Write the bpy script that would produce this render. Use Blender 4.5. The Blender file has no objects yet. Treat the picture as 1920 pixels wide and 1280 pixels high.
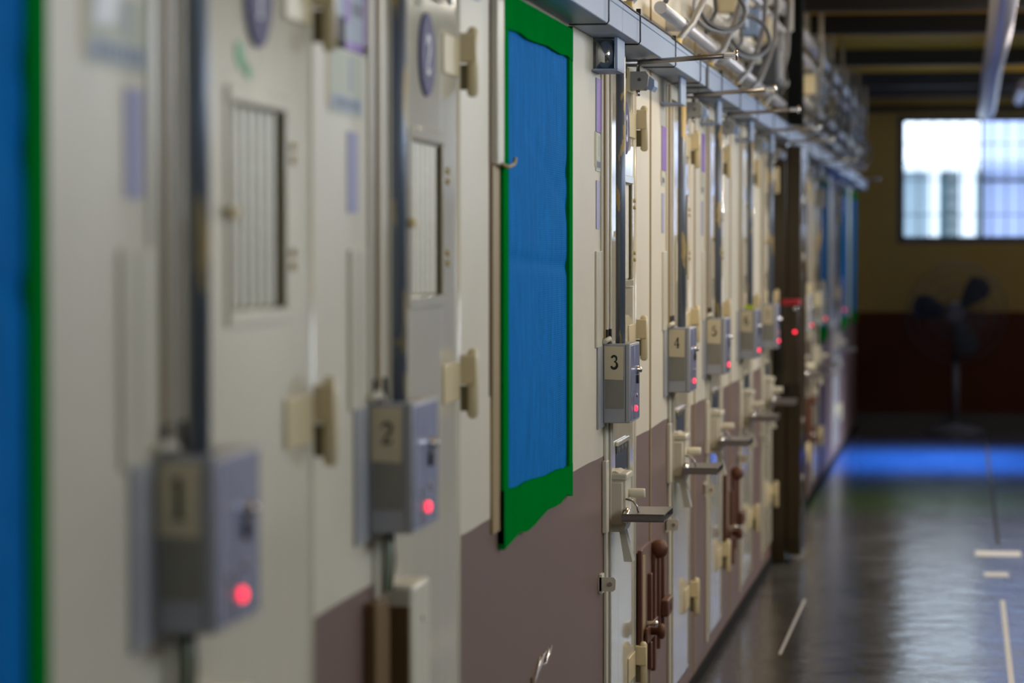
import bpy, bmesh, math, random
from mathutils import Vector, Matrix
random.seed(7)
PI = math.pi
S = bpy.context.scene
COL = S.collection

# ------------------------------------------------------------------ camera
cam = bpy.data.cameras.new('camera')
cam.lens = 105.0; cam.sensor_width = 36.0; cam.sensor_fit = 'HORIZONTAL'
cam.clip_start = 0.05; cam.clip_end = 300
cam.dof.use_dof = True; cam.dof.focus_distance = 8.15; cam.dof.aperture_fstop = 2.9
camo = bpy.data.objects.new('camera', cam); COL.objects.link(camo)
camo.location = (0.98, 0.0, 1.60)
camo.rotation_euler = (1.5411621, 0.0, 0.1502218)
S.camera = camo

# ------------------------------------------------------------------ light
S.view_settings.view_transform = 'Standard'
S.view_settings.look = 'None'
S.view_settings.gamma = 1.0
S.view_settings.exposure = -1.2
S.view_settings.use_curve_mapping = False
S.cycles.use_denoising = True
S.cycles.max_bounces = 8
S.cycles.sample_clamp_indirect = 6.0

world = bpy.data.worlds.new('sky'); S.world = world; world.use_nodes = True
bg = world.node_tree.nodes['Background']
bg.inputs['Color'].default_value = (0.80, 0.88, 1.0, 1); bg.inputs['Strength'].default_value = 7.0

def area(name, loc, rot, sx, sy, power, color, spread=PI):
    l = bpy.data.lights.new(name, 'AREA'); l.shape = 'RECTANGLE'; l.size = sx; l.size_y = sy
    l.energy = power; l.color = color; l.spread = spread
    o = bpy.data.objects.new(name, l); COL.objects.link(o); o.location = loc; o.rotation_euler = rot
    return o
XR = 3.00                       # right wall of the corridor
WARM, COOL, FILL_WARM = (0.93, 0.965, 1.0), (0.76, 0.89, 1.0), (1.0, 0.84, 0.60)
RIGHT_WINDOWS = [(-1.6, 0.6, 15, COOL, 0), (4.0, 6.0, 66, COOL, 0), (6.8, 8.2, 32, WARM, 0), (9.4, 11.4, 50, WARM, 0), (12.3, 14.6, 92, WARM, 8), (24.2, 26.6, 11, WARM, 25)]
for a, b, pw, tint, tilt in RIGHT_WINDOWS:  # daylight from unseen right-wall windows, placed to light the cell wall
    area('window_fill_light', (XR + 0.10, (a + b) / 2, 2.55), (0, math.radians(90 + tilt), 0), 0.85, b - a, pw, tint)
FILL_LAMPS = [(1.25, 2.9, 15, COOL), (1.0, 9.6, 52, FILL_WARM), (1.6, 16.6, 250, (1.0, 0.93, 0.8))]      # unseen ceiling lamps added as fill: x, y, watts, tint
for x, y, pw, tint in FILL_LAMPS: area('ceiling_fill_light', (x, y, 3.03), (0, 0, 0), 0.16, 1.1, pw, tint)
area('floor_fill_light', (XR - 0.05, 23.3, 2.0), (0, math.radians(48), 0), 0.5, 2.6, 140, (0.72, 0.84, 1.0), math.radians(50))  # unseen area light added to brighten the blue part of the floor

# ------------------------------------------------------------------ materials
def mat(name, color, rough=0.5, metal=0.0, var=0.0, vscale=6.0, bump=0.0, bscale=40.0, spec=0.5, coat=0.0, emit=None, estr=0.0, stretch=(1, 1, 1)):
    m = bpy.data.materials.new(name); m.use_nodes = True
    nt = m.node_tree; b = nt.nodes['Principled BSDF']
    b.inputs['Base Color'].default_value = (*color, 1); b.inputs['Roughness'].default_value = rough
    b.inputs['Metallic'].default_value = metal; b.inputs['Specular IOR Level'].default_value = spec
    b.inputs['Coat Weight'].default_value = coat
    if emit:
        b.inputs['Emission Color'].default_value = (*emit, 1); b.inputs['Emission Strength'].default_value = estr
    if var or bump:
        tc = nt.nodes.new('ShaderNodeTexCoord'); mp = nt.nodes.new('ShaderNodeMapping'); mp.inputs['Scale'].default_value = stretch
        nt.links.new(tc.outputs['Object'], mp.inputs['Vector'])
    if var:
        n = nt.nodes.new('ShaderNodeTexNoise'); n.inputs['Scale'].default_value = vscale; n.inputs['Detail'].default_value = 5
        r = nt.nodes.new('ShaderNodeMapRange'); r.inputs['To Min'].default_value = 1 - var; r.inputs['To Max'].default_value = 1 + var
        hs = nt.nodes.new('ShaderNodeHueSaturation'); hs.inputs['Color'].default_value = (*color, 1)
        nt.links.new(mp.outputs['Vector'], n.inputs['Vector']); nt.links.new(n.outputs['Fac'], r.inputs['Value'])
        nt.links.new(r.outputs['Result'], hs.inputs['Value']); nt.links.new(hs.outputs['Color'], b.inputs['Base Color'])
    if bump:
        n2 = nt.nodes.new('ShaderNodeTexNoise'); n2.inputs['Scale'].default_value = bscale; n2.inputs['Detail'].default_value = 3
        bp = nt.nodes.new('ShaderNodeBump'); bp.inputs['Strength'].default_value = bump; bp.inputs['Distance'].default_value = 0.01
        nt.links.new(mp.outputs['Vector'], n2.inputs['Vector']); nt.links.new(n2.outputs['Fac'], bp.inputs['Height'])
        nt.links.new(bp.outputs['Normal'], b.inputs['Normal'])
    return m

def two_tone(name, top, low, z, rough, bump=0.03, wob=0.012, lrough=None):
    """paint of two colours meeting at height z (world metres, object origins lie on the floor)"""
    m = mat(name, top, rough, bump=bump, bscale=18, spec=0.5 if rough < 0.6 else 0.12)
    nt = m.node_tree; b = nt.nodes['Principled BSDF']
    tc = nt.nodes.new('ShaderNodeTexCoord'); sp = nt.nodes.new('ShaderNodeSeparateXYZ')
    n = nt.nodes.new('ShaderNodeTexNoise'); n.inputs['Scale'].default_value = 1.3; n.inputs['Detail'].default_value = 2
    ma = nt.nodes.new('ShaderNodeMath'); ma.operation = 'MULTIPLY_ADD'; ma.inputs[1].default_value = -wob * 2
    gt = nt.nodes.new('ShaderNodeMath'); gt.operation = 'GREATER_THAN'; gt.inputs[1].default_value = z - wob
    n2 = nt.nodes.new('ShaderNodeTexNoise'); n2.inputs['Scale'].default_value = 5; n2.inputs['Detail'].default_value = 6
    r = nt.nodes.new('ShaderNodeMapRange'); r.inputs['To Min'].default_value = 0.93; r.inputs['To Max'].default_value = 1.07
    mx = nt.nodes.new('ShaderNodeMix'); mx.data_type = 'RGBA'; mx.inputs[6].default_value = (*low, 1); mx.inputs[7].default_value = (*top, 1)
    hs = nt.nodes.new('ShaderNodeHueSaturation')
    L = nt.links.new
    L(tc.outputs['Object'], sp.inputs[0]); L(tc.outputs['Object'], n.inputs['Vector']); L(tc.outputs['Object'], n2.inputs['Vector'])
    L(n.outputs['Fac'], ma.inputs[0]); L(sp.outputs['Z'], ma.inputs[2]); L(ma.outputs[0], gt.inputs[0])
    L(gt.outputs[0], mx.inputs[0]); L(n2.outputs['Fac'], r.inputs['Value'])
    L(mx.outputs[2], hs.inputs['Color']); L(r.outputs['Result'], hs.inputs['Value']); L(hs.outputs['Color'], b.inputs['Base Color'])
    return m

M = {}
M['wall'] = two_tone('cream_and_pink_wall_paint', (0.67, 0.62, 0.505), (0.175, 0.110, 0.097), 1.045, 0.42)
M['ochre_wall'] = two_tone('ochre_and_maroon_wall_paint', (0.25, 0.165, 0.045), (0.06, 0.016, 0.006), 1.06, 0.7)
M['pale_wall'] = mat('pale_grey_wall_paint', (0.52, 0.56, 0.62), 0.6)
M['door'] = mat('cream_door_gloss', (0.635, 0.585, 0.47), 0.07, var=0.03, bump=0.012, bscale=5, spec=0.5)
M['gap_shade'] = mat('gap_shade_brown', (0.055, 0.04, 0.014), 0.6)
M['cream'] = mat('cream_gloss', (0.66, 0.555, 0.34), 0.3, var=0.04, bump=0.04)
M['cream_old'] = mat('yellowed_cream', (0.52, 0.40, 0.17), 0.38, var=0.12, vscale=14)
M['cream_white'] = mat('off_white_plate', (0.66, 0.62, 0.50), 0.3)
M['tan'] = mat('tan_wood_strip', (0.36, 0.26, 0.13), 0.5, var=0.25, vscale=10, stretch=(1, 1, .1))
M['brown'] = mat('bare_brown_wood', (0.13, 0.07, 0.018), 0.6, var=0.35, vscale=12, stretch=(1, 1, .1))
M['gap'] = mat('dark_gap', (0.02, 0.015, 0.008), 0.8)
M['bar'] = mat('pale_grille_bar', (0.74, 0.71, 0.60), 0.4, bump=0.25, bscale=60)
M['grille_back'] = mat('grille_backing', (0.20, 0.18, 0.11), 0.6)
M['olive'] = mat('dark_olive_recess', (0.15, 0.12, 0.05), 0.55)
M['box'] = mat('grey_blue_enamel', (0.36, 0.37, 0.40), 0.32, metal=0.05, var=0.06)
M['box_lit_face'] = mat('lit_blue_grey_face', (0.34, 0.37, 0.56), 0.22, metal=0.4, var=0.12, vscale=12)  # bluish light on the corridor-side face put into its colour
M['card'] = mat('yellowed_card', (0.62, 0.54, 0.36), 0.55, var=0.06, vscale=15)
M['residue'] = mat('tape_residue', (0.24, 0.23, 0.19), 0.5, var=0.15, vscale=14)
M['ink'] = mat('black_ink', (0.018, 0.016, 0.016), 0.6)
M['led'] = mat('red_lamp', (0.5, 0.0, 0.01), 0.3, emit=(1.0, 0.025, 0.06), estr=7.0)
M['chrome'] = mat('chrome', (0.72, 0.72, 0.74), 0.14, metal=1.0)
M['steel'] = mat('dull_steel', (0.33, 0.31, 0.30), 0.32, metal=0.9, var=0.1)
M['tray'] = mat('grey_blue_tray', (0.27, 0.36, 0.54), 0.42, var=0.04)
M['grey'] = mat('grey_plastic', (0.27, 0.27, 0.27), 0.45)
M['grey_pipe'] = mat('pale_grey_pipe', (0.55, 0.55, 0.60), 0.3, metal=0.3, var=0.12)
M['flex'] = mat('grey_flexible_conduit', (0.24, 0.25, 0.27), 0.35, metal=0.3, var=0.15)
M['white_pipe'] = mat('white_pipe', (0.58, 0.55, 0.50), 0.35, var=0.08)
M['dark_grey'] = mat('dark_grey_box', (0.075, 0.08, 0.085), 0.45)
M['yellow'] = mat('yellowed_connector', (0.55, 0.42, 0.16), 0.4)
M['black_matte'] = mat('black_matte_paint', (0.008, 0.009, 0.008), 0.8, spec=0.05)
M['black'] = mat('black_plastic', (0.012, 0.012, 0.013), 0.45)
M['dark_wood'] = mat('dark_brown_paint', (0.030, 0.020, 0.007), 0.22, var=0.3, vscale=5)
M['beam'] = mat('dark_grey_beam_paint', (0.035, 0.036, 0.036), 0.6)
M['black_beam'] = mat('black_beam_paint', (0.006, 0.006, 0.006), 0.7)
M['ceiling'] = mat('ochre_ceiling_paint', (0.78, 0.42, 0.025), 0.7, var=0.08, vscale=2, spec=0.1)
M['green'] = mat('green_cloth_tape', (0.0, 0.20, 0.024), 0.9, var=0.12, vscale=8, bump=0.15, bscale=50, spec=0.0)
M['navy'] = mat('navy_sign_enamel', (0.022, 0.022, 0.13), 0.5, spec=0.2)
M['white_ink'] = mat('white_lettering', (0.75, 0.75, 0.78), 0.4)
M['purple'] = mat('purple_print', (0.22, 0.10, 0.44), 0.45, var=0.35, vscale=14)
M['lilac'] = mat('lilac_paper', (0.36, 0.36, 0.56), 0.55, var=0.05)
M['bluepaper'] = mat('pale_blue_paper', (0.36, 0.42, 0.52), 0.5, var=0.12, vscale=12)
M['palepaper'] = mat('pale_green_paper', (0.50, 0.53, 0.42), 0.5, var=0.06)
M['print_grey'] = mat('grey_print', (0.17, 0.19, 0.24), 0.5)
M['green_ink'] = mat('green_sticker', (0.05, 0.42, 0.17), 0.5)
M['slot_blue'] = mat('dark_blue_slot', (0.006, 0.02, 0.05), 0.4)
M['rust'] = mat('rust_brown_paint', (0.12, 0.042, 0.020), 0.5, var=0.3, vscale=10)
M['pink'] = mat('dusty_pink_paint', (0.18, 0.108, 0.092), 0.45)
M['red'] = mat('dark_red_cap', (0.30, 0.006, 0.015), 0.4)
M['lime'] = mat('lime_tag', (0.42, 0.52, 0.01), 0.5)
M['wire_green'] = mat('green_wire', (0.04, 0.14, 0.06), 0.4)
M['duct'] = mat('silver_foil_duct', (0.60, 0.56, 0.62), 0.36, metal=0.7)
M['fan'] = mat('dark_fan_steel', (0.035, 0.035, 0.042), 0.4, metal=0.3)
M['blade'] = mat('fan_blade', (0.02, 0.022, 0.026), 0.5, spec=0.2)
M['fan_base'] = mat('fan_base', (0.08, 0.08, 0.10), 0.4)
M['win_frame'] = mat('dark_window_frame', (0.02, 0.022, 0.03), 0.4)
M['white_out'] = mat('white_render', (0.85, 0.87, 0.9), 0.8)
M['teal_out'] = mat('teal_tile', (0.08, 0.17, 0.19), 0.8, var=0.2)
M['pale_out'] = mat('pale_grey_tile', (0.27, 0.34, 0.38), 0.8, var=0.12, vscale=3)
M['grey_out'] = mat('grey_lattice', (0.26, 0.30, 0.31), 0.8)
M['tape_white'] = mat('white_floor_tape', (0.46, 0.45, 0.44), 0.5, var=0.1, vscale=20)
M['rubber'] = mat('dark_skirting', (0.010, 0.010, 0.011), 0.8, spec=0.1)
M['clear'] = mat('clear_film', (0.55, 0.5, 0.48), 0.1)

# chipped galvanised conduit
def conduit_mat():
    m = mat('chipped_galvanised_conduit', (0.16, 0.19, 0.25), 0.38, metal=0.45)
    nt = m.node_tree; b = nt.nodes['Principled BSDF']; L = nt.links.new
    tc = nt.nodes.new('ShaderNodeTexCoord'); mp = nt.nodes.new('ShaderNodeMapping'); mp.inputs['Scale'].default_value = (30, 30, 7)
    n = nt.nodes.new('ShaderNodeTexNoise'); n.inputs['Scale'].default_value = 1.0; n.inputs['Detail'].default_value = 4
    oi = nt.nodes.new('ShaderNodeObjectInfo'); n.noise_dimensions = '4D'
    cr = nt.nodes.new('ShaderNodeValToRGB'); cr.color_ramp.elements[0].position = 0.565; cr.color_ramp.elements[1].position = 0.58
    mx = nt.nodes.new('ShaderNodeMix'); mx.data_type = 'RGBA'; mx.inputs[6].default_value = (0.17, 0.205, 0.27, 1); mx.inputs[7].default_value = (0.5, 0.38, 0.17, 1)
    ml = nt.nodes.new('ShaderNodeMath'); ml.operation = 'MULTIPLY'; ml.inputs[1].default_value = 20
    iv = nt.nodes.new('ShaderNodeMath'); iv.operation = 'MULTIPLY_ADD'; iv.inputs[1].default_value = -0.45; iv.inputs[2].default_value = 0.45
    L(tc.outputs['Object'], mp.inputs[0]); L(mp.outputs[0], n.inputs['Vector']); L(oi.outputs['Random'], ml.inputs[0]); L(ml.outputs[0], n.inputs['W'])
    L(n.outputs['Fac'], cr.inputs[0]); L(cr.outputs[0], mx.inputs[0]); L(mx.outputs[2], b.inputs['Base Color'])
    L(cr.outputs[0], iv.inputs[0]); L(iv.outputs[0], b.inputs['Metallic'])
    return m
M['conduit'] = conduit_mat()

# woven blue sheeting
def tarp_mat():
    m = mat('blue_woven_sheeting', (0.0, 0.15, 0.5), 0.7, spec=0.02)
    nt = m.node_tree; b = nt.nodes['Principled BSDF']; L = nt.links.new
    tc = nt.nodes.new('ShaderNodeTexCoord')
    mp = nt.nodes.new('ShaderNodeMapping'); mp.inputs['Scale'].default_value = (1, 9, 0.9)
    n = nt.nodes.new('ShaderNodeTexNoise'); n.inputs['Scale'].default_value = 5; n.inputs['Detail'].default_value = 7; n.inputs['Roughness'].default_value = 0.65
    r = nt.nodes.new('ShaderNodeMapRange'); r.inputs['From Min'].default_value = 0.3; r.inputs['From Max'].default_value = 0.7; r.inputs['To Min'].default_value = 0.72; r.inputs['To Max'].default_value = 1.3
    hs = nt.nodes.new('ShaderNodeHueSaturation'); hs.inputs['Color'].default_value = (0.002, 0.18, 0.56, 1)
    w = nt.nodes.new('ShaderNodeTexWave'); w.bands_direction = 'Z'; w.inputs['Scale'].default_value = 60; w.inputs['Distortion'].default_value = 0.6
    w2 = nt.nodes.new('ShaderNodeTexWave'); w2.bands_direction = 'Y'; w2.inputs['Scale'].default_value = 45; w2.inputs['Distortion'].default_value = 0.6
    ad = nt.nodes.new('ShaderNodeMath'); ad.operation = 'ADD'
    n3 = nt.nodes.new('ShaderNodeTexNoise'); n3.inputs['Scale'].default_value = 7; n3.inputs['Detail'].default_value = 5; n3.inputs['Distortion'].default_value = 1.2
    ad2 = nt.nodes.new('ShaderNodeMath'); ad2.operation = 'MULTIPLY_ADD'; ad2.inputs[1].default_value = 9.0
    bp = nt.nodes.new('ShaderNodeBump'); bp.inputs['Strength'].default_value = 0.5; bp.inputs['Distance'].default_value = 0.0022
    L(tc.outputs['Object'], mp.inputs[0]); L(mp.outputs[0], n.inputs['Vector']); L(n.outputs['Fac'], r.inputs['Value'])
    L(r.outputs['Result'], hs.inputs['Value']); L(hs.outputs['Color'], b.inputs['Base Color'])
    for q in (w, w2, n3): L(tc.outputs['Object'], q.inputs['Vector'])
    L(w.outputs['Fac'], ad.inputs[0]); L(w2.outputs['Fac'], ad.inputs[1]); L(n3.outputs['Fac'], ad2.inputs[0]); L(ad.outputs[0], ad2.inputs[2])
    L(ad2.outputs[0], bp.inputs['Height']); L(bp.outputs['Normal'], b.inputs['Normal'])
    return m
M['tarp'] = tarp_mat()

# polished concrete with a blue and a green glow put into its colour
def floor_mat():
    m = mat('polished_concrete', (0.10, 0.10, 0.10), 0.25)
    nt = m.node_tree; b = nt.nodes['Principled BSDF']; L = nt.links.new
    tc = nt.nodes.new('ShaderNodeTexCoord'); sp = nt.nodes.new('ShaderNodeSeparateXYZ'); L(tc.outputs['Object'], sp.inputs[0])
    n = nt.nodes.new('ShaderNodeTexNoise'); n.inputs['Scale'].default_value = 3.0; n.inputs['Detail'].default_value = 8; n.inputs['Roughness'].default_value = 0.6
    L(tc.outputs['Object'], n.inputs['Vector'])
    cr = nt.nodes.new('ShaderNodeValToRGB'); e = cr.color_ramp.elements
    e[0].position = 0.3; e[0].color = (0.036, 0.035, 0.034, 1); e[1].position = 0.72; e[1].color = (0.085, 0.083, 0.082, 1)
    L(n.outputs['Fac'], cr.inputs[0])
    # tinted glow mixed into the base colour as soft bands (y in metres)
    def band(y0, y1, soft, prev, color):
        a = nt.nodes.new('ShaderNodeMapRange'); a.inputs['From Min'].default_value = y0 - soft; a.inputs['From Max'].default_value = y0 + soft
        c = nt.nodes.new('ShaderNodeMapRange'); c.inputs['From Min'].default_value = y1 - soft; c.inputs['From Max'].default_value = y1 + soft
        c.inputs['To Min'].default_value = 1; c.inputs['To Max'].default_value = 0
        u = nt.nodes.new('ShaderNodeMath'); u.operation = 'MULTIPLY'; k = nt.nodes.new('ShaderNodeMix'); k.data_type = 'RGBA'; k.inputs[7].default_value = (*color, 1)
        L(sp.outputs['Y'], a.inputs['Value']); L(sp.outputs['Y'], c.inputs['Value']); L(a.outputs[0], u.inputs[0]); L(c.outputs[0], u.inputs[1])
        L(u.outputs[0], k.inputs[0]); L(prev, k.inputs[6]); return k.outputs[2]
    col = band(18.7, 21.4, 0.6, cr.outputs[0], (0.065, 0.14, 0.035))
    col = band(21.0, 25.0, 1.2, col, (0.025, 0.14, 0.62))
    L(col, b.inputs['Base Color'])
    mp = nt.nodes.new('ShaderNodeMapping'); mp.inputs['Scale'].default_value = (1.6, 3.2, 1); L(tc.outputs['Object'], mp.inputs[0])
    n2 = nt.nodes.new('ShaderNodeTexNoise'); n2.inputs['Scale'].default_value = 2.2; n2.inputs['Detail'].default_value = 5; L(mp.outputs[0], n2.inputs['Vector'])
    bp = nt.nodes.new('ShaderNodeBump'); bp.inputs['Strength'].default_value = 0.3; bp.inputs['Distance'].default_value = 0.02
    L(n2.outputs['Fac'], bp.inputs['Height']); L(bp.outputs['Normal'], b.inputs['Normal'])
    r = nt.nodes.new('ShaderNodeMapRange'); r.inputs['To Min'].default_value = 0.10; r.inputs['To Max'].default_value = 0.26
    L(n.outputs['Fac'], r.inputs['Value']); L(r.outputs['Result'], b.inputs['Roughness'])
    return m
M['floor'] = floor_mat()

def pane_mat(name, tint, gloss):
    m = bpy.data.materials.new(name); m.use_nodes = True; nt = m.node_tree
    nt.nodes.remove(nt.nodes['Principled BSDF']); out = nt.nodes['Material Output']
    t = nt.nodes.new('ShaderNodeBsdfTransparent'); t.inputs[0].default_value = (*tint, 1)
    g = nt.nodes.new('ShaderNodeBsdfGlossy'); g.inputs['Roughness'].default_value = 0.05
    mx = nt.nodes.new('ShaderNodeMixShader'); mx.inputs[0].default_value = gloss
    nt.links.new(t.outputs[0], mx.inputs[1]); nt.links.new(g.outputs[0], mx.inputs[2]); nt.links.new(mx.outputs[0], out.inputs[0])
    return m
M['pane'] = pane_mat('clear_glass', (0.93, 0.97, 1.0), 0.004)
M['pane_blue'] = pane_mat('bluish_glass', (0.60, 0.66, 0.82), 0.004)

# ------------------------------------------------------------------ mesh helpers
class MB:
    def __init__(s): s.bm = bmesh.new(); s.mats = []
    def mi(s, m):
        if m not in s.mats: s.mats.append(m)
        return s.mats.index(m)
    def fin(s, faces, m, smooth=False):
        k = s.mi(m)
        for f in faces: f.material_index = k; f.smooth = smooth
    def box(s, x0, x1, y0, y1, z0, z1, m, bev=0.0, seg=2):
        c = [(x, y, z) for x in (x0, x1) for y in (y0, y1) for z in (z0, z1)]
        v = [s.bm.verts.new(p) for p in c]
        idx = ((0, 1, 3, 2), (4, 6, 7, 5), (0, 4, 5, 1), (2, 3, 7, 6), (0, 2, 6, 4), (1, 5, 7, 3))
        fs = [s.bm.faces.new([v[i] for i in q]) for q in idx]
        s.fin(fs, m)
        if bev:
            es = list({e for f in fs for e in f.edges})
            r = bmesh.ops.bevel(s.bm, geom=es, offset=bev, segments=seg, affect='EDGES', profile=0.5, clamp_overlap=True)
            s.fin(r['faces'], m, True)
        return s
    def prism(s, poly, axis, a0, a1, m, smooth=False):
        def P(u, w, a):
            return {'x': (a, u, w), 'y': (u, a, w), 'z': (u, w, a)}[axis]
        A = [s.bm.verts.new(P(u, w, a0)) for u, w in poly]; B = [s.bm.verts.new(P(u, w, a1)) for u, w in poly]
        n = len(poly); side = [s.bm.faces.new((A[i], A[(i + 1) % n], B[(i + 1) % n], B[i])) for i in range(n)]
        s.fin(side, m, smooth); s.fin([s.bm.faces.new(A[::-1]), s.bm.faces.new(B)], m)
        return s
    def tube(s, pts, r, m, n=12, closed=False, caps=True):
        pts = [Vector(p) for p in pts]; N = len(pts); rings = []
        up = None
        for i, p in enumerate(pts):
            if closed: t = pts[(i + 1) % N] - pts[i - 1]
            else: t = pts[min(i + 1, N - 1)] - pts[max(i - 1, 0)]
            t.normalize()
            if up is None:
                up = Vector((0, 0, 1)) if abs(t.z) < 0.9 else Vector((1, 0, 0))
            a = (up - t * up.dot(t)).normalized(); up = a; b = t.cross(a)
            rr = r[i] if isinstance(r, (list, tuple)) else r
            rings.append([s.bm.verts.new(p + (a * math.cos(2 * PI * k / n) + b * math.sin(2 * PI * k / n)) * rr) for k in range(n)])
        fs = []
        for i in range(N if closed else N - 1):
            A, B = rings[i], rings[(i + 1) % N]
            fs += [s.bm.faces.new((A[k], A[(k + 1) % n], B[(k + 1) % n], B[k])) for k in range(n)]
        s.fin(fs, m, True)
        if caps and not closed: s.fin([s.bm.faces.new(rings[0][::-1]), s.bm.faces.new(rings[-1])], m)
        return s
    def cyl(s, p0, p1, r, m, n=16): return s.tube([p0, p1], r, m, n)
    def lathe(s, prof, c, m, axis='z', n=24):
        """prof: (radius, height) list"""
        rings = []
        for rad, h in prof:
            ring = []
            for k in range(n):
                a = 2 * PI * k / n; u, w = rad * math.cos(a), rad * math.sin(a)
                q = {'z': (u, w, h), 'y': (u, h, w), 'x': (h, u, w)}[axis]
                ring.append(s.bm.verts.new((c[0] + q[0], c[1] + q[1], c[2] + q[2])))
            rings.append(ring)
        fs = [s.bm.faces.new((A[k], A[(k + 1) % n], B[(k + 1) % n], B[k])) for A, B in zip(rings, rings[1:]) for k in range(n)]
        s.fin(fs, m, True); s.fin([s.bm.faces.new(rings[0][::-1]), s.bm.faces.new(rings[-1])], m)
        return s
    def ball(s, c, r, m):
        q = bmesh.ops.create_uvsphere(s.bm, u_segments=14, v_segments=9, radius=r, matrix=Matrix.Translation(c))
        s.fin(list({f for v in q['verts'] for f in v.link_faces}), m, True); return s
    def quad(s, pts, m):
        s.fin([s.bm.faces.new([s.bm.verts.new(p) for p in pts])], m); return s
    def build(s, name, parent=None, loc=(0, 0, 0)):
        bmesh.ops.recalc_face_normals(s.bm, faces=s.bm.faces)
        me = bpy.data.meshes.new(name); s.bm.to_mesh(me); s.bm.free()
        for m in s.mats: me.materials.append(M[m])
        o = bpy.data.objects.new(name, me); COL.objects.link(o)
        o.location = loc
        if parent: o.parent = parent
        return o

def tag(o, label=None, cat=None, group=None, kind=None):
    if label: o['label'] = label
    if cat: o['category'] = cat
    if group: o['group'] = group
    if kind: o['kind'] = kind
    return o
def thing(name, loc, label, cat, group=None, kind=None):
    o = bpy.data.objects.new(name, None); o.empty_display_size = 0.05; COL.objects.link(o); o.location = loc
    return tag(o, label, cat, group, kind)

# serif numerals: strokes of (x, y, half width) in a 0.6 x 1 cell
def arc(cx, cy, rx, ry, a0, a1, n, w0, w1, wm):
    out = []
    for i in range(n + 1):
        t = i / n; a = math.radians(a0 + (a1 - a0) * t)
        w = (w0 * (1 - t) + w1 * t) + (wm - (w0 + w1) / 2) * math.sin(PI * t)
        out.append((cx + rx * math.cos(a), cy + ry * math.sin(a), w))
    return out
DIGITS = {
    1: [[(.30, .02, .06), (.30, .98, .06)], [(.30, .96, .05), (.14, .82, .02)], [(.12, .02, .022), (.48, .02, .022)]],
    2: [arc(.30, .73, .20, .24, 175, -40, 12, .05, .06, .055) + [(.30, .34, .05), (.10, .07, .03)], [(.09, .05, .05), (.50, .05, .05)], [(.50, .04, .025), (.54, .22, .02)]],
    3: [arc(.28, .755, .19, .22, 165, -85, 12, .055, .02, .06), arc(.28, .28, .23, .26, 95, -165, 14, .02, .05, .075)],
    4: [[(.38, .02, .05), (.38, .98, .05)], [(.38, .97, .025), (.06, .30, .025)], [(.05, .29, .03), (.55, .29, .03)], [(.24, .02, .02), (.52, .02, .02)]],
    5: [[(.16, .95, .045), (.50, .95, .045)], [(.15, .97, .022), (.13, .54, .022)], arc(.27, .33, .24, .31, 135, -150, 14, .022, .05, .065)],
    6: [arc(.32, .62, .23, .36, 50, 180, 10, .04, .05, .06) + [(.09, .34, .055)], arc(.30, .30, .20, .27, 0, 360, 18, .05, .05, .045)],
    7: [[(.08, .94, .05), (.52, .94, .05)], [(.51, .94, .025), (.26, .02, .06)], [(.08, .97, .025), (.08, .78, .02)]],
}
def digit_mb(d, h, org, ux, m):
    """flat numeral of height h; org = lower-left corner, ux = reading direction"""
    mb = MB(); org = Vector(org); ux = Vector(ux); uz = Vector((0, 0, 1))
    for st in DIGITS[d]:
        L_, R_ = [], []
        for i, (x, y, w) in enumerate(st):
            a = st[max(i - 1, 0)]; b = st[min(i + 1, len(st) - 1)]
            dx, dy = b[0] - a[0], b[1] - a[1]; l = math.hypot(dx, dy) or 1
            w = w * 1.35; nx, ny = -dy / l * w, dx / l * w
            L_.append(org + ux * ((x + nx) * h) + uz * ((y + ny) * h)); R_.append(org + ux * ((x - nx) * h) + uz * ((y - ny) * h))
        for i in range(len(st) - 1): mb.quad((L_[i], L_[i + 1], R_[i + 1], R_[i]), m)
    return mb

# ------------------------------------------------------------------ layout (metres along the corridor)
#      key   start   hinge side
DOORS = [(1, 3.53, 4.42), (2, 4.85, 5.75), (3, 8.10, 8.91), (4, 9.90, 10.71), (5, 11.39, 12.17), (6, 13.11, 13.92), (7, 14.53, 15.34),
         (9, 17.73, 18.54), (10, 19.52, 20.31), (11, 22.59, 23.40)]
WHERE = {9: 'first cell past the dark folded gate', 10: 'second cell past the dark folded gate', 11: 'last cell, between two blue sheets'}
def at(k, verb='numbered'): return 'the cell %s %d' % (verb, k) if k <= 7 else 'the ' + WHERE[k]
YEND = 27.6; Y0 = -2.0; ZC = 3.12; ZT = 2.12; ZB = 0.10

# ------------------------------------------------------------------ setting
w = MB()
w.box(-0.22, -0.15, Y0, YEND, 0, ZC, 'wall')
edges = [Y0]
for k, d, r in DOORS: edges += [d + 0.115, r + 0.008]
edges.append(YEND)
for a, b in zip(edges[0::2], edges[1::2]): w.box(-0.15, 0, a, b, 0, ZC, 'wall')
for k, d, r in DOORS:
    w.box(-0.15, 0, d + 0.115, r + 0.008, ZT, ZC, 'wall'); w.box(-0.15, 0, d + 0.115, r + 0.008, 0, ZB, 'wall')
tag(w.build('wall_left'), kind='structure')
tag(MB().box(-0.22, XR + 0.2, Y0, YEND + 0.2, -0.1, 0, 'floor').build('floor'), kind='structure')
tag(MB().box(-0.22, XR + 0.2, Y0, YEND + 0.2, ZC, ZC + 0.1, 'ceiling').build('ceiling'), kind='structure')
tag(MB().box(0, 0.012, Y0, YEND, 0, 0.045, 'rubber').build('baseboard_left'), kind='structure')
WX0, WX1, WZ0, WZ1 = 0.37, 2.70, 1.69, 2.85          # far window opening
w = MB()
w.box(-0.22, WX0, YEND, YEND + 0.18, 0, ZC, 'ochre_wall'); w.box(WX1, XR + 0.2, YEND, YEND + 0.18, 0, ZC, 'ochre_wall')
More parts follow.
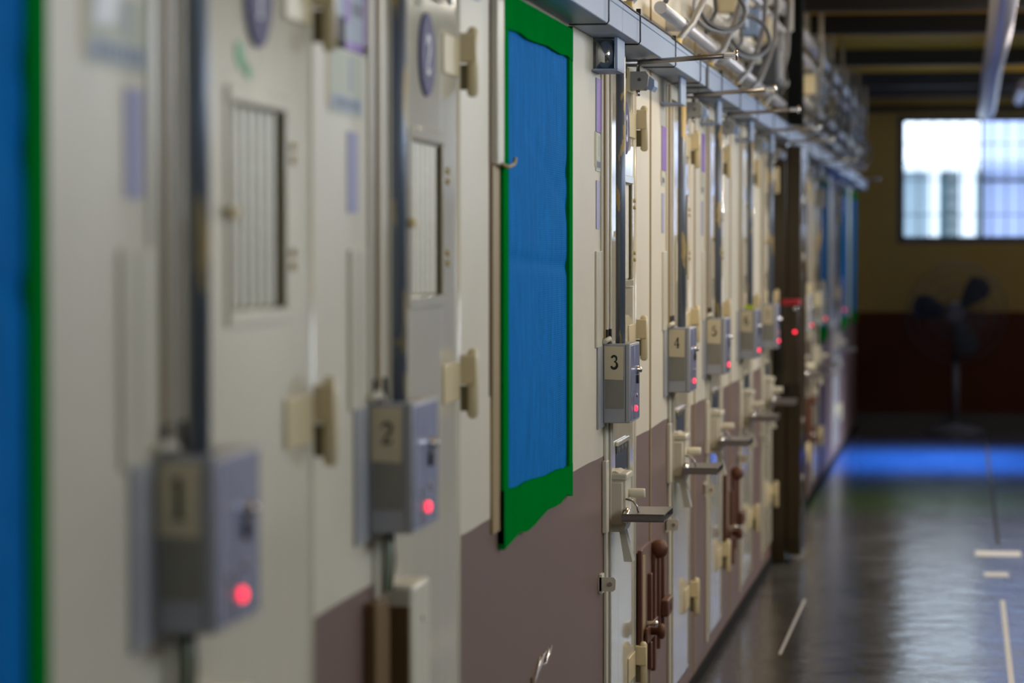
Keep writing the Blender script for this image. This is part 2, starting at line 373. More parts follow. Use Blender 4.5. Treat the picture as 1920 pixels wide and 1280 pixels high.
w.box(WX0, WX1, YEND, YEND + 0.18, 0, WZ0, 'ochre_wall'); w.box(WX0, WX1, YEND, YEND + 0.18, WZ1, ZC, 'ochre_wall')
tag(w.build('wall_far'), kind='structure')
tag(MB().box(0.0, XR, YEND - 0.02, YEND, 0, 0.13, 'black').build('baseboard_far'), kind='structure')
tag(MB().box(0.0, XR, YEND - 0.05, YEND, 2.885, 2.935, 'black_beam').build('trim_1'), kind='structure')
tag(MB().box(-0.22, XR + 0.2, Y0 - 0.1, Y0, 0, ZC, 'pale_wall').build('wall_near'), kind='structure')
w = MB(); lo, hi = 2.05, 3.02
w.box(XR, XR + 0.2, Y0, YEND, 0, lo, 'pale_wall'); w.box(XR, XR + 0.2, Y0, YEND, hi, ZC, 'pale_wall')
e = [Y0] + [q for a, b, *_ in RIGHT_WINDOWS for q in (a, b)] + [YEND]
for a, b in zip(e[0::2], e[1::2]): w.box(XR, XR + 0.2, a, b, lo, hi, 'pale_wall')
tag(w.build('wall_right'), kind='structure')
for i, (a, b, *_) in enumerate(RIGHT_WINDOWS):
    f = MB(); xx = XR + 0.03
    for y in (a, (a + b) / 2 - 0.025, b - 0.05): f.box(xx, xx + 0.04, y, y + 0.05, lo, hi, 'win_frame')
    f.box(xx, xx + 0.04, a, b, lo, lo + 0.05, 'win_frame'); f.box(xx, xx + 0.04, a, b, hi - 0.05, hi, 'win_frame')
    tag(f.build('window_%d' % (i + 2)), kind='structure')
for i, y in enumerate((1.5, 5.2, 8.8, 12.4, 15.75, 17.4, 19.2, 22.5, 25.4, 27.2)):
    tag(MB().box(0, XR, y, y + 0.14, 3.0, ZC, 'black_beam' if i in (5, 6) else 'beam').build('ceiling_beam'), kind='structure')

for (x, y, *_), where in zip(FILL_LAMPS, ('near the camera', 'above cell 3', 'past the dark pillar')):
    cl = thing('added_ceiling_lamp', (x, y, 0), 'added long ceiling fill lamp over the corridor ' + where, 'lamp', 'added ceiling fill lamps')  # out-of-view fixture added for its light on the walls
    MB().box(-0.12, 0.12, -0.62, 0.62, 3.06, ZC, 'white_out', 0.006).build('fill_lamp_housing', cl)

# far window: dark outer frame, two sashes
win = thing('window_1', (0, YEND, 0), 'bright sliding window with dark frame in the far end wall', 'window', kind='structure')
f = MB()
f.box(WX0, WX0 + 0.035, 0.0, 0.12, WZ0, WZ1, 'win_frame'); f.box(WX1 - 0.035, WX1, 0.0, 0.12, WZ0, WZ1, 'win_frame')
f.box(WX0, WX1, 0.0, 0.12, WZ0, WZ0 + 0.035, 'win_frame'); f.box(WX0, WX1, 0.0, 0.12, WZ1 - 0.03, WZ1, 'win_frame')
f.build('window_frame', win)
for (a, b, y, rail, pm) in ((0.405, 1.15, 0.05, False, 'pane'), (1.125, 1.91, 0.02, True, 'pane_blue'), (1.885, 2.665, 0.05, False, 'pane')):
    s_ = MB(); t = 0.028
    s_.box(a, a + t, y, y + 0.03, WZ0 + .035, WZ1 - .03, 'win_frame'); s_.box(b - t, b, y, y + 0.03, WZ0 + .035, WZ1 - .03, 'win_frame')
    s_.box(a, b, y, y + 0.03, WZ0 + .035, WZ0 + .06, 'win_frame'); s_.box(a, b, y, y + 0.03, WZ1 - .05, WZ1 - .03, 'win_frame')
    if rail: s_.box(a, b, y, y + 0.03, 2.245, 2.275, 'win_frame')
    so = s_.build('sash', win)
    MB().box(a + t, b - t, y + 0.012, y + 0.018, WZ0 + .06, WZ1 - .05, pm).build('pane', so)
b_ = MB()                                             # security bars outside the glass
for i in range(17): b_.cyl((0.42 + i * 0.134, 0.14, WZ0), (0.42 + i * 0.134, 0.14, WZ1), 0.006, 'win_frame', 8)
for z in (1.95, 2.27, 2.6): b_.cyl((WX0, 0.14, z), (WX1, 0.14, z), 0.005, 'win_frame', 8)
b_.build('security_bars', win)

# building across the yard, seen through the window
bl = thing('neighbouring_building', (0, 42.0, 0), 'white and teal building outside the far window', 'building')
MB().box(-4, 8, 0.3, 4, 0, 2.88, 'white_out').box(-4, 8, 0.0, 4.2, 2.74, 2.88, 'white_out').build('wall', bl)
lp_ = MB().box(0.64, 0.71, 0.2, 0.34, 0, 2.72, 'teal_out').box(0.71, 0.90, 0.22, 0.34, 0, 2.72, 'grey_out')
for q in range(14): lp_.box(0.64, 0.90, 0.18, 0.22, 0.2 + q * .18, 0.225 + q * .18, 'teal_out')
lp_.build('lattice_panel', bl)
MB().box(0.06, 0.48, 0.2, 0.34, 0, 2.72, 'pale_out').box(1.14, 1.23, 0.2, 0.34, 0, 2.72, 'pale_out').build('pale_panel', bl)
for x in (0.49, 0.91): MB().box(x, x + (0.14 if x < .6 else .22), -0.1, 0.3, 0, 2.72, 'white_out').build('pillar', bl)
MB().box(-30, 40, -14, 10, -3.2, -3.1, 'grey_out').build('yard', bl)

# ------------------------------------------------------------------ cell doors
def cell_door(i, k, d, r):
    Wd = r - d
    t = thing('door_%d' % (i + 1), (0, d, 0), '', 'door', 'cell doors along the corridor', 'structure')
    y0, y1 = (0.165 if k == 2 else 0.145), Wd
    gx0, gx1, gz0, gz1 = 0.385, 0.705, 1.522, 1.804
    m = MB()
    m.box(-0.045, 0.004, y0, gx0, ZB + 0.01, ZT - 0.01, 'door', 0.004); m.box(-0.045, 0.004, gx1, y1, ZB + 0.01, ZT - 0.01, 'door', 0.004)
    m.box(-0.045, 0.004, gx0 - .004, gx1 + .004, gz1, ZT - 0.01, 'door', 0.003); m.box(-0.045, 0.004, gx0 - .004, gx1 + .004, ZB + 0.01, gz0, 'door', 0.003)
    # rounded edge bead on the hinge side and a kick lip
    m.tube([(0.0, y1 - 0.008, ZB + 0.02), (0.0, y1 - 0.008, ZT - 0.02)], 0.009, 'door', 10)
    m.box(0.004, 0.011, y0 + 0.01, y0 + 0.05, ZB + 0.02, ZT - 0.02, 'door', 0.003)
    m.build('leaf', t)
    g = MB(); fw = 0.022
    g.box(0.003, 0.009, gx0 - fw, gx1 + fw, gz1, gz1 + fw, 'door', .002); g.box(0.003, 0.009, gx0 - fw, gx1 + fw, gz0 - fw, gz0, 'door', .002)
    g.box(0.003, 0.009, gx0 - fw, gx0, gz0, gz1, 'door', .002); g.box(0.003, 0.009, gx1, gx1 + fw, gz0, gz1, 'door', .002)
    for z in (1.58, 1.60, 1.735, 1.755): g.cyl((0.006, gx1 + 0.04, z), (0.014, gx1 + 0.04, z), 0.006, 'cream_old', 8)
    g.box(0.006, 0.016, gx0 - 0.03, gx0 + 0.015, 1.646, 1.662, 'cream_old', .002)
    g.build('grille_frame', t)
    MB().box(-0.045, -0.040, gx0, gx1, gz0, gz1, 'grille_back').build('grille_backing', t)
    MB().box(-0.044, 0.0035, gx1 - 0.004, gx1, gz0, gz1, 'olive').box(-0.044, 0.0035, gx0, gx1, gz1 - 0.004, gz1, 'olive').build('grille_liner', t)
    for j in range(6):
        yy = gx0 + 0.006 + j * 0.0495
        MB().box(-0.020, 0.001, yy, yy + 0.032, gz0, gz1, 'bar', 0.006).build('window_bar', t)
    if k <= 3:
        disc = [(0.54 + 0.076 * math.cos(2 * PI * q / 48), 1.962 + 0.076 * math.sin(2 * PI * q / 48)) for q in range(48)]
        rim = [(0.54 + 0.0705 * math.cos(2 * PI * q / 48), 1.962 + 0.0705 * math.sin(2 * PI * q / 48)) for q in range(48)]
        sg = MB().prism(disc, 'x', 0.004, 0.009, 'navy').prism(rim, 'x', 0.009, 0.0098, 'navy').build('number_sign', t)
        sg['label'] = 'round navy enamel number sign'
        digit_mb(k, 0.070, (0.0104, 0.54 - 0.021, 1.962 - 0.035), (0, 1, 0), 'white_ink').build('digit', sg)
    # hinges
    for z in (1.97, 1.343, 0.36):
        h = MB()
        h.box(0.004, 0.04, y1 - 0.004, y1 + 0.022, z + 0.0, z + 0.058, 'cream', 0.003)
        h.tube([(0.030, y1 + 0.012, z - 0.066), (0.030, y1 + 0.012, z - 0.06), (0.030, y1 + 0.012, z + 0.062), (0.030, y1 + 0.012, z + 0.07)], [0.006, 0.0115, 0.0115, 0.006], 'cream', 14)
        h.box(0.0, 0.024, y1 + 0.004, y1 + 0.02, z - 0.052, z - 0.003, 'olive', 0.002)  # shadowed side of the lower leaf put into its dark colour
        hg = h.build('hinge', t)
        MB().box(0.004, 0.0085, y1 - 0.185, y1 - 0.004, z - 0.03, z + 0.045, 'cream', 0.002).build('hinge_plate', hg)
    if k > 2:
        # observation slot above the lock
        sl = MB()
        sl.box(0.002, 0.0055, 0.31, 0.60, 0.972, 1.052, 'slot_blue'); sl.box(0.005, 0.013, 0.30, 0.61, 1.052, 1.064, 'door', .002)
        sl.box(0.005, 0.013, 0.60, 0.612, 0.965, 1.06, 'door', .002); sl.box(0.005, 0.0075, 0.31, 0.60, 1.03, 1.052, 'ink')
        for q in range(3): sl.cyl((0.0065, 0.36 + q * 0.09, 1.04), (0.0085, 0.36 + q * 0.09, 1.04), 0.009, 'steel', 10)
        sl.build('observation_slot', t)
        # lock casing: bevelled body with a raised cap and foot
        lc = MB()
        body = [(0.004, 0.99), (0.020, 0.992), (0.048, 0.978), (0.050, 0.84), (0.044, 0.822), (0.004, 0.822)]
        lc.prism(body, 'y', 0.165, 0.305, 'cream_white')
        lc.box(0.006, 0.042, 0.157, 0.168, 0.842, 0.962, 'cream_white', 0.004); lc.box(0.004, 0.054, 0.16, 0.31, 0.966, 0.986, 'cream_white', 0.005)
        lc.build('lock_casing', t)
        lv = MB(); lv.prism([(0.030, 0.826), (0.046, 0.826), (0.068, 0.738), (0.044, 0.738)], 'y', 0.175, 0.235, 'cream_white')
        lv.build('lock_lever', t)
        MB().lathe([(0.011, 0.045), (0.0135, 0.06), (0.0135, 0.092), (0.012, 0.095)], (0, 0.25, 0.925), 'cream_white', 'x', 16).build('latch_peg', t)
        ch = MB()      # open-ended metal channel bar standing out from the lock
        ch.box(0.045, 0.163, 0.10, 0.36, 0.875, 0.878, 'steel'); ch.box(0.045, 0.163, 0.10, 0.36, 0.856, 0.859, 'steel')
        ch.box(0.045, 0.163, 0.10, 0.103, 0.858, 0.876, 'steel'); ch.box(0.045, 0.163, 0.357, 0.36, 0.858, 0.876, 'steel')
        ch.box(0.145, 0.15, 0.12, 0.34, 0.861, 0.873, 'black')
        ch.lathe([(0.016, 0.044), (0.022, 0.05), (0.022, 0.062), (0.014, 0.066)], (0, 0.13, 0.872), 'chrome', 'x', 16)
        ch.build('channel_handle', t)
        MB().tube([(0.05, 0.16, 0.915), (0.07, 0.16, 0.91), (0.082, 0.16, 0.895), (0.086, 0.16, 0.878)], 0.003, 'steel', 8).build('wire_loop', t)
    else:          # plain boxed lock with a worn brown inset
        lc = MB().box(0.004, 0.05, 0.17, 0.33, 0.68, 1.03, 'cream_white', 0.008)
        lc.cyl((0.05, 0.25, 0.965), (0.052, 0.25, 0.965), 0.005, 'steel', 10)
        lo_ = lc.build('lock_casing', t)
        MB().box(0.006, 0.043, 0.166, 0.1705, 0.70, 0.995, 'brown', 0.002).build('worn_inset', lo_)['label'] = 'worn brown inset face'
    return t
for i, (k, d, r) in enumerate(DOORS):
    t = cell_door(i, k, d, r)
    extra = {1: 'cream steel cell door with green arrow sticker beneath its round number 1 sign',
             2: 'cream steel cell door with a fully visible round number 2 sign',
             3: 'cream steel cell door just past the big blue sheet, with control box 3'}
    t['label'] = extra.get(k) or ('cream steel door beside the control box %d' % k if k <= 7 else 'cream steel door of ' + at(k))
    if k == 1:
        st = MB().prism([(0.42, 1.862), (0.455, 1.845), (0.465, 1.868), (0.44, 1.888), (0.42, 1.886)], 'x', 0.0045, 0.0055, 'green_ink')
        st.prism([(0.475, 1.842), (0.50, 1.838), (0.505, 1.856), (0.48, 1.862)], 'x', 0.0045, 0.0055, 'green_ink')
        st.build('arrow_sticker', t)['label'] = 'small green arrow sticker'

# door jamb strips by each leaf; the darkest imitates the shaded gap
for i, (k, d, r) in enumerate(DOORS):
    tr = MB()
    strips = {1: ((-.01, .03, .005, 'cream_white'), (.034, .055, .010, 'tan'), (.057, .072, .010, 'cream_white'), (.072, .117, .003, 'gap_shade')),
              2: ((.020, .058, .006, 'cream_white'), (.063, .092, .010, 'tan'), (.095, .116, .010, 'cream_white'))}.get(
              k, ((-.02, .016, .005, 'cream_white'), (.02, .053, .010, 'tan'), (.058, .084, .010, 'cream_white'), (.084, .117, .003, 'gap_shade')))
    for ya, yb, th, mm in strips: tr.box(0, th, d + ya, d + yb, 1.354, ZT + .04, mm, 0.0015)
    tr.box(0, 0.010, d + 0.055, d + 0.080, ZB, 1.132, 'cream_white', 0.003)
    tr.box(0, 0.003, d + 0.080, d + 0.117, ZB, 1.132, 'gap_shade', 0.001)
    tr.box(-0.06, -0.05, d + 0.11, r, ZB, ZT, 'gap')
    if k <= 2: tr.box(0, 0.022, d - 0.02, d + 0.10, 0.12, 1.02, 'brown', 0.003)
    else: tr.box(0, 0.014, d + 0.02, d + 0.075, 0.83, 1.03, 'cream_white', 0.003)
    o = tr.build('trim_%d' % (i + 2)); tag(o, kind='structure')
# vertical joints in the wall
for i, y in enumerate((9.37, 10.93, 12.62, 17.25, 19.05, 21.9, 23.8)):
    tag(MB().box(0, 0.004, y, y + 0.020, 0.05, ZC, 'tan').build('trim_%d' % (i + 20)), kind='structure')

# ------------------------------------------------------------------ per-cell fittings
def control_box(k, d):
    lab = ('grey steel control box with a card numbered %d and lit red lamp' % k) if k <= 7 else 'grey steel control box with red lamp at ' + at(k)
    t = thing('control_box', (0, d, 0), lab, 'control box', 'lock control boxes along the wall')
    z0, z1 = 1.135, 1.352
    MB().box(0.0, 0.006, -0.10, 0.10, z0 - 0.012, z1 - 0.004, 'box', 0.002).build('back_plate', t)
    b = MB().box(0.006, 0.080, 0.0, 0.235, z0, z1, 'box', 0.003)
    b.box(0.0795, 0.0815, 0.008, 0.10, z0 + .006, z1 - .006, 'box_lit_face', 0.0008); b.box(0.0795, 0.0815, 0.105, 0.228, z0 + .006, z1 - .006, 'box_lit_face', 0.0008)
    b.box(0.0665, 0.0685, -0.0006, 0.0, z0 + .004, z1 - .004, 'dark_grey')
    b.build('housing', t)
    MB().box(0.012, 0.063, -0.0012, -0.0004, 1.175, 1.262, 'residue').build('tape_patch', t)
    c = MB().prism([(0.0095, 1.255), (0.061, 1.253), (0.062, 1.344), (0.009, 1.346)], 'y', -0.0024, -0.0012, 'card').build('number_card', t)
    c['label'] = 'yellowed paper number card'
    if k <= 7: digit_mb(k, 0.052 if k == 1 else 0.036, (0.020 if k == 1 else 0.026, -0.0030, 1.275 if k == 1 else 1.284), (1, 0, 0), 'ink').build('digit', c)
    MB().lathe([(0.012, 0.0805), (0.012, 0.087), (0.0075, 0.0885), (0.0075, 0.095), (0.005, 0.0965)], (0, 0.15, 1.276), 'chrome', 'x', 18).build('key_switch', t)
    MB().box(0.0815, 0.088, 0.14, 0.165, 1.238, 1.262, 'ink', 0.002).build('switch_guard', t)
    MB().lathe([(0.006, 0.0805), (0.006, 0.084), (0.003, 0.085)], (0, 0.15, 1.205), 'steel', 'x', 12).build('screw', t)
    MB().lathe([(0.0088, 0.081), (0.0088, 0.0845), (0.006, 0.087), (0.001, 0.088)], (0, 0.13, 1.170), 'led', 'x', 16).build('indicator_lamp', t)['label'] = 'glowing red indicator lamp'
    MB().box(0.0815, 0.0822, 0.07, 0.085, 1.145, 1.205, 'steel').build('slot_trim', t)
    if k == 6: MB().box(0.03, 0.068, -0.006, -0.0028, 1.352, 1.372, 'lime').build('lime_tag', t)['label'] = 'lime green tag'
    return t

for k, d, r in DOORS:
    who = at(k)
    control_box(k, d)
    cd = MB().tube([(0.047, 0.055, 1.352), (0.047, 0.055, 2.172)], 0.0135, 'conduit', 18).build('conduit', None, (0, d, 0))
    tag(cd, ('chipped grey vertical conduit rising from control box %d' % k) if k <= 7 else 'grey vertical conduit at ' + who, 'conduit', 'vertical conduits above the control boxes')
    # hanging strap bracket under the tray
    br = MB(); br.box(0.062, 0.070, -0.22, -0.05, 2.085, 2.172, 'tray', 0.001); br.box(0.0, 0.070, -0.22, -0.05, 2.083, 2.088, 'tray', 0.001)
    br.box(0.0, 0.003, -0.22, -0.05, 2.085, 2.172, 'cream_white')
    if k == 3: br.prism([(0.012 + 0.022 * (1 - math.cos(PI * q / 8)), -0.21 + 0.13 * math.sin(PI * q / 8)) for q in range(9)], 'z', 2.09, 2.165, 'chrome', True)
    tag(br.build('strap_bracket', None, (0, d, 0)), 'grey strap bracket under the tray at ' + who, 'bracket', 'strap brackets under the tray')
    # door position switch
    sw = thing('position_switch', (0, d + 0.60, 0), 'grey door switch box above ' + who, 'switch', 'door position switches')
    MB().box(0.004, 0.012, -0.02, 0.12, 2.07, 2.14, 'cream').build('mounting_plate', sw)
    MB().prism([(0.012, 2.078), (0.05, 2.078), (0.062, 2.086), (0.066, 2.118), (0.058, 2.130), (0.012, 2.130)], 'y', 0.0, 0.09, 'grey').build('housing', sw)
    MB().prism([(0.050, 2.084), (0.072, 2.074), (0.080, 2.088), (0.080, 2.106), (0.066, 2.118)], 'y', 0.03, 0.13, 'tray').build('side_cap', sw)
    MB().lathe([(0.005, 0.0), (0.005, -0.003), (0.002, -0.004)], (0.040, 0.0, 2.106), 'dark_grey', 'y', 12).build('screw', sw)
    MB().tube([(0.03, 0.05, 2.13), (0.032, 0.05, 2.15), (0.042, 0.03, 2.16)], 0.006, 'steel', 8).build('lever', sw)
    MB().cyl((0.05, 0.02, 2.16), (0.05, 0.03, 2.16), 0.010, 'chrome', 12).build('roller', sw)
    MB().cyl((0.03, 0.05, 2.078), (0.03, 0.05, 2.06), 0.006, 'chrome', 8).build('stud', sw)
    # chrome stay rod standing out over the corridor
    rd = thing('stay_rod', (0, d + 0.55, 0), 'chrome stay rod jutting out over ' + who, 'rod', 'chrome stay rods above the doors')
    MB().cyl((0.03, 0, 2.152), (0.325, -0.05, 2.168), 0.0075, 'steel', 12).build('rod', rd)
    MB().lathe([(0.008, 0.295), (0.008, 0.322), (0.0155, 0.326), (0.0155, 0.333), (0.010, 0.335)], (0, -0.05, 2.168), 'chrome', 'x', 18).build('end_disc', rd)
    MB().lathe([(0.018, 0.0), (0.018, 0.006), (0.011, 0.01), (0.011, 0.04)], (0, 0, 2.151), 'steel', 'x', 16).build('wall_flange', rd)
    # hasp tab on the jamb
    if k != 2 and k != 1:
        hp = MB().prism([(0.0, 0.680), (0.040, 0.680), (0.046, 0.686), (0.047, 0.712), (0.042, 0.718), (0.0, 0.718)], 'y', -0.052, -0.046, 'cream_white')
        hp.cyl((0.032, -0.056, 0.70), (0.032, -0.050, 0.70), 0.006, 'chrome', 10); hp.box(0, 0.010, -0.052, 0.0, 0.672, 0.726, 'cream_white', 0.002)
        tag(hp.build('hasp_tab', None, (0, d, 0)), 'cream hasp tab on the jamb of ' + who, 'hasp', 'hasp tabs on the door jambs')
    # wires under the box
    if k <= 2:
        wr = MB()
        for q, (yy, mm) in enumerate(((0.07, 'wire_green'), (0.085, 'cream_white'), (0.102, 'ink'))):
            wr.tube([(0.024, yy, 1.14), (0.024 + 0.002 * q, yy + 0.004, 1.08), (0.023, yy, 1.03)], 0.0035, mm, 8)
        tag(wr.build('wires', None, (0, d, 0)), 'thin green and white wires below control box %d' % k, 'wires', 'wires below the boxes')
    if k <= 5:
        pt = thing('putty_seal', (0, d, 0), 'lump of white putty sealing cables on top of box %d' % k, 'seal', 'putty seals on the boxes')
        MB().tube([(0.012, -0.02, 1.358), (0.022, 0.01, 1.366), (0.020, 0.045, 1.356)], 0.007, 'cream_white', 10).build('lump', pt)
        for yy in (0.03, 0.105): MB().tube([(0.013, yy, 1.352), (0.013, yy, 1.39)], 0.005, 'ink', 8).build('cable_plug', pt)
        cv = thing('cover_strip', (0, d, 0), 'narrow cream cover strips on the wall above the left of box %d' % k, 'cover', 'cover strips beside the doors')
        MB().box(0, 0.006, -0.14, -0.075, 1.345, 1.605, 'cream_white', 0.0015).build('strip', cv)
        MB().box(0, 0.006, -0.07, -0.01, 1.345, 1.605, 'cream_white', 0.0015).build('strip', cv)

# ------------------------------------------------------------------ notices on the wall
PN = ['purple notice', 'pale green notice', 'lilac slip']
for k, d, r in DOORS[:5]:
    a = {1: -0.27, 2: -0.285, 3: -0.13, 4: -0.17, 5: -0.17}[k]
    zt = 1.925 if k in (2, 3) else (1.87 if k == 4 else 1.905)
    if k != 1:
        p = thing('notice', (0, d, 0), 'purple printed notice on the wall beside cell door %d' % k, 'notice', 'purple notices')
        MB().box(0.0006, 0.0022, a, a + 0.285 if k == 2 else a + 0.16, zt, zt + 0.145, 'bluepaper').build('sheet', p)
        e2 = a + (0.285 if k == 2 else 0.16); q = MB()
        for (u0, u1, v0, v1, mm) in ((0, 1, 0, 1, 'purple'),) if k > 2 else ((0, 1, 0, .10, 'purple'), (0, 1, .88, 1, 'purple'), (0, .10, 0, 1, 'purple'), (.92, 1, 0, 1, 'purple'), (.40, .54, .30, 1, 'purple'), (.02, .14, .3, 1, 'purple'), (.14, .40, .62, .80, 'purple'),
                                     (.02, .40, 0, .32, 'purple'), (.20, .40, .06, .34, 'ink'), (.60, .92, .40, .55, 'print_grey'), (.58, .95, .62, .68, 'print_grey'), (.58, .95, .74, .79, 'print_grey')):
            q.box(0.0022 + 0.0002 * (mm == 'ink'), 0.0028 + 0.0002 * (mm == 'ink'), a + (e2 - a) * u0, a + (e2 - a) * u1, zt + .145 * v0, zt + .145 * v1, mm)
        q.build('print', p)
    wd = 0.255 if k in (1, 2) else 0.10
    z2 = 1.82 if k != 1 else 1.815
    p = thing('notice', (0, d, 0), 'pale green notice with a row of small grey print by door %d' % k, 'notice', 'pale green notices')
    MB().box(0.0006, 0.002, a, a + wd, z2, zt - 0.004, 'palepaper').build('sheet', p)
    q = MB().box(0.002, 0.0026, a + .01, a + wd - .01, z2 + .006, z2 + .03, 'bluepaper')
    for j in range(7): q.box(0.0026, 0.003, a + wd * (.16 + .11 * j), a + wd * (.16 + .11 * j + .06), z2 + .010, z2 + .026, 'print_grey')
    q.box(0.002, 0.0026, a + wd * .6, a + wd * .66, z2 + .04, zt - .01, 'lilac'); q.box(0.0005, 0.0012, a - .02, a, z2 + .01, zt, 'cream_old')
    q.build('print', p)
    b0 = {1: -0.11, 2: -0.145, 3: -0.12, 4: -0.16, 5: -0.16}[k]
    o = MB().box(0.0006, 0.0022, b0, b0 + 0.075, 1.665, 1.795, 'lilac').build('paper_slip', None, (0, d, 0))
    tag(o, 'narrow lilac paper slip on the wall near cell door %d' % k, 'paper slip', 'lilac slips')
o = MB().prism([(-0.25, 1.86), (-0.16, 1.865), (-0.14, 1.905), (-0.22, 1.93)], 'x', 0.0028, 0.0036, 'white_ink').build('paper_scrap', None, (0, 3.53, 0))
tag(o, 'torn white paper scrap over the nearest pale notice', 'paper scrap')

# ------------------------------------------------------------------ blue sheets taped over wall openings
def tarp(y0, y1, z0, z1, label, drop):
    t = thing('blue_sheet', (0, y0, 0), label, 'sheet', 'blue sheets taped to the wall')
    W = y1 - y0; ny, nz = 40, 140; bm = bmesh.new()
    rows = []
    for j in range(nz + 1):
        row = []
        for i in range(ny + 1):
            u, v = i / ny, j / nz
            e = min(u, 1 - u, v, 1 - v)
            x = 0.006 + 0.004 * min(1, e * 9) * (0.6 + 0.3 * math.sin(5 * u + 3 * v) + 0.12 * math.sin(21 * v + 9 * u) + 0.1 * math.sin(17 * u - 6 * v)) - 0.004 * math.exp(-((v - 0.50 + 0.02 * u) * 60) ** 2) - 0.003 * math.exp(-((v - 0.86 + 0.25 * u) * 40) ** 2) * (u > .3) - 0.003 * math.exp(-((v - 0.62 - 0.3 * (u - .7)) * 45) ** 2) * (u > .5)
            row.append(bm.verts.new((x, 0.03 + (W - 0.06) * u, z0 + 0.03 + (z1 - z0 - 0.05) * v)))
        rows.append(row)
    for A, B in zip(rows, rows[1:]):
        for i in range(ny): f = bm.faces.new((A[i], A[i + 1], B[i + 1], B[i])); f.smooth = True
    mb = MB(); mb.bm.free(); mb.bm = bm; mb.mats = ['tarp']
    mb.build('sheet', t)
    def strip(pts, x=0.013):
        MB().prism(pts, 'x', 0.0015, x, 'green').build('tape', t)
    b = [(q / 10.0, random.uniform(-0.008, 0.008)) for q in range(11)]
    strip([(W * u, z0 - 0.03 + drop * (1 - u) * -0.25 + e) for u, e in b] + [(W * u, z0 + 0.062 - 0.02 * u - e * .4) for u, e in b[::-1]], 0.0155)
    strip([(W * u, z1 + 0.02) for u, e in b] + [(W * u, z1 - 0.055 + e * .5) for u, e in b[::-1]], 0.0155)
    strip([(0, z0 - 0.05), (0.07, z0 - 0.03), (0.07, z1), (0, z1)], 0.0135)
    strip([(W - 0.055, z0 - 0.02), (W + 0.01, z0 - 0.03), (W + .01, z1 + 0.03), (W - 0.055, z1)], 0.0135)
    return t
tarp(1.90, 3.07, 1.02, 2.13, 'blue sheet with green tape edge nearest the camera, before door 1', 0.1)
tarp(6.27, 7.39, 1.03, 2.135, 'blue woven sheet edged in green tape between doors 2 and 3', 0.1)
tarp(20.45, 21.55, 1.03, 2.13, 'distant blue taped sheet between the last two doors', 0.1)
tarp(24.05, 25.2, 1.03, 2.13, 'distant blue taped sheet just past the last door', 0.1)
tarp(26.2, 27.35, 1.03, 2.13, 'farthest blue taped sheet, next to the end wall', 0.1)

rw = thing('wall_raceway', (0, 6.16, 0), 'vertical cream cover with bare wood strip left of the large blue sheet', 'raceway')
MB().box(0, 0.016, 0.015, 0.10, 1.785, 2.172, 'cream_white', 0.003).build('cover', rw)
MB().box(0, 0.006, 0.01, 0.105, 1.01, 1.785, 'tan').build('bare_strip', rw)['label'] = 'bare tan wood strip'
MB().box(0, 0.002, -0.006, 0.01, 1.30, 2.172, 'brown').build('dark_joint', rw)
MB().tube([(0.016, 0.06, 1.787), (0.024, 0.11, 1.782), (0.03, 0.15, 1.79), (0.03, 0.165, 1.802)], 0.004, 'tan', 8).build('bent_hook', rw)
sc = MB()
for q in range(5): sc.tube([(0.002, 6.79 + q * .05, 0.60 + .01 * q), (0.006, 6.83 + q * .05, 0.63 + .012 * (q % 3)), (0.002, 6.90 + q * .05, 0.655)], 0.0025, 'clear', 6)
sc.box(0, 0.004, 6.76, 6.80, 0.55, 0.625, 'brown')
tag(sc.build('tape_remnant'), 'crumpled clear tape remnant low on the pink wall', 'tape remnant')

# ------------------------------------------------------------------ cable tray
tr = thing('cable_tray', (0, 0, 0), 'long grey blue cable tray running the length of the wall above the doors', 'cable tray')
c_ = MB(); yy = 0.31
while yy < 27.4:
    y2 = min(yy + 1.86, 27.4); c_.box(0.0015, 0.098, yy, y2 - 0.004, 2.172, 2.235, 'tray', 0.002); c_.box(0.0015, 0.100, yy, y2 - .004, 2.233, 2.25, 'tray', 0.003); yy += 1.86
c_.build('trough', tr)
for y in (6.63, 7.39, 8.12, 9.13, 10.0, 10.9, 11.8, 12.8, 13.9, 15.0, 17.2, 18.6, 20.4, 22.6, 24.8):
    z_ = MB().tube([(0.005, y, 2.168), (0.099, y, 2.168), (0.1045, y, 2.175), (0.1045, y, 2.245), (0.1, y, 2.254), (0.005, y, 2.255)], 0.0022, 'black', 6)
    z_.box(0.094, 0.106, y - .008, y + .008, 2.25, 2.264, 'black'); z_.build('zip_tie', tr)
MB().box(0.0015, 0.1025, 10.28, 10.36, 2.169, 2.253, 'black').build('tape_band', tr)['label'] = 'black tape band around the tray'
MB().tube([(0.1, 1 + .5 * q, 2.252 + .003 * math.sin(q * 1.7)) for q in range(53)], 0.003, 'black', 6).build('thin_cable', tr)

# ------------------------------------------------------------------ pipes and cables above the tray
def long_pipe(x, z, r, m, y0, y1, label):
    p = MB().tube([(x, y0, z), (x, y1, z + 0.02)], r, m, 16)
    y = y0 + 0.7
    while y < y1: p.tube([(x, y, z + .001), (x, y + 0.06, z + .001)], r * 1.25, m, 16); p.box(0.0015, x, y + .02, y + .04, z - r, z + r, m); y += 1.7
    tag(p.build('pipe'), label, 'pipe', 'pipes above the cable tray')
long_pipe(0.055, 2.352, 0.020, 'grey_pipe', 9.15, 27.3, 'lowest pale grey pipe running above the cable tray')
long_pipe(0.06, 2.465, 0.026, 'white_pipe', 10.7, 27.3, 'thick off white pipe running second above the tray')
long_pipe(0.06, 2.72, 0.018, 'grey_pipe', 12.0, 27.3, 'thin grey pipe running third above the tray')
long_pipe(0.06, 2.84, 0.03, 'grey_pipe', 13.0, 27.3, 'topmost grey pipe high on the wall near the beams')
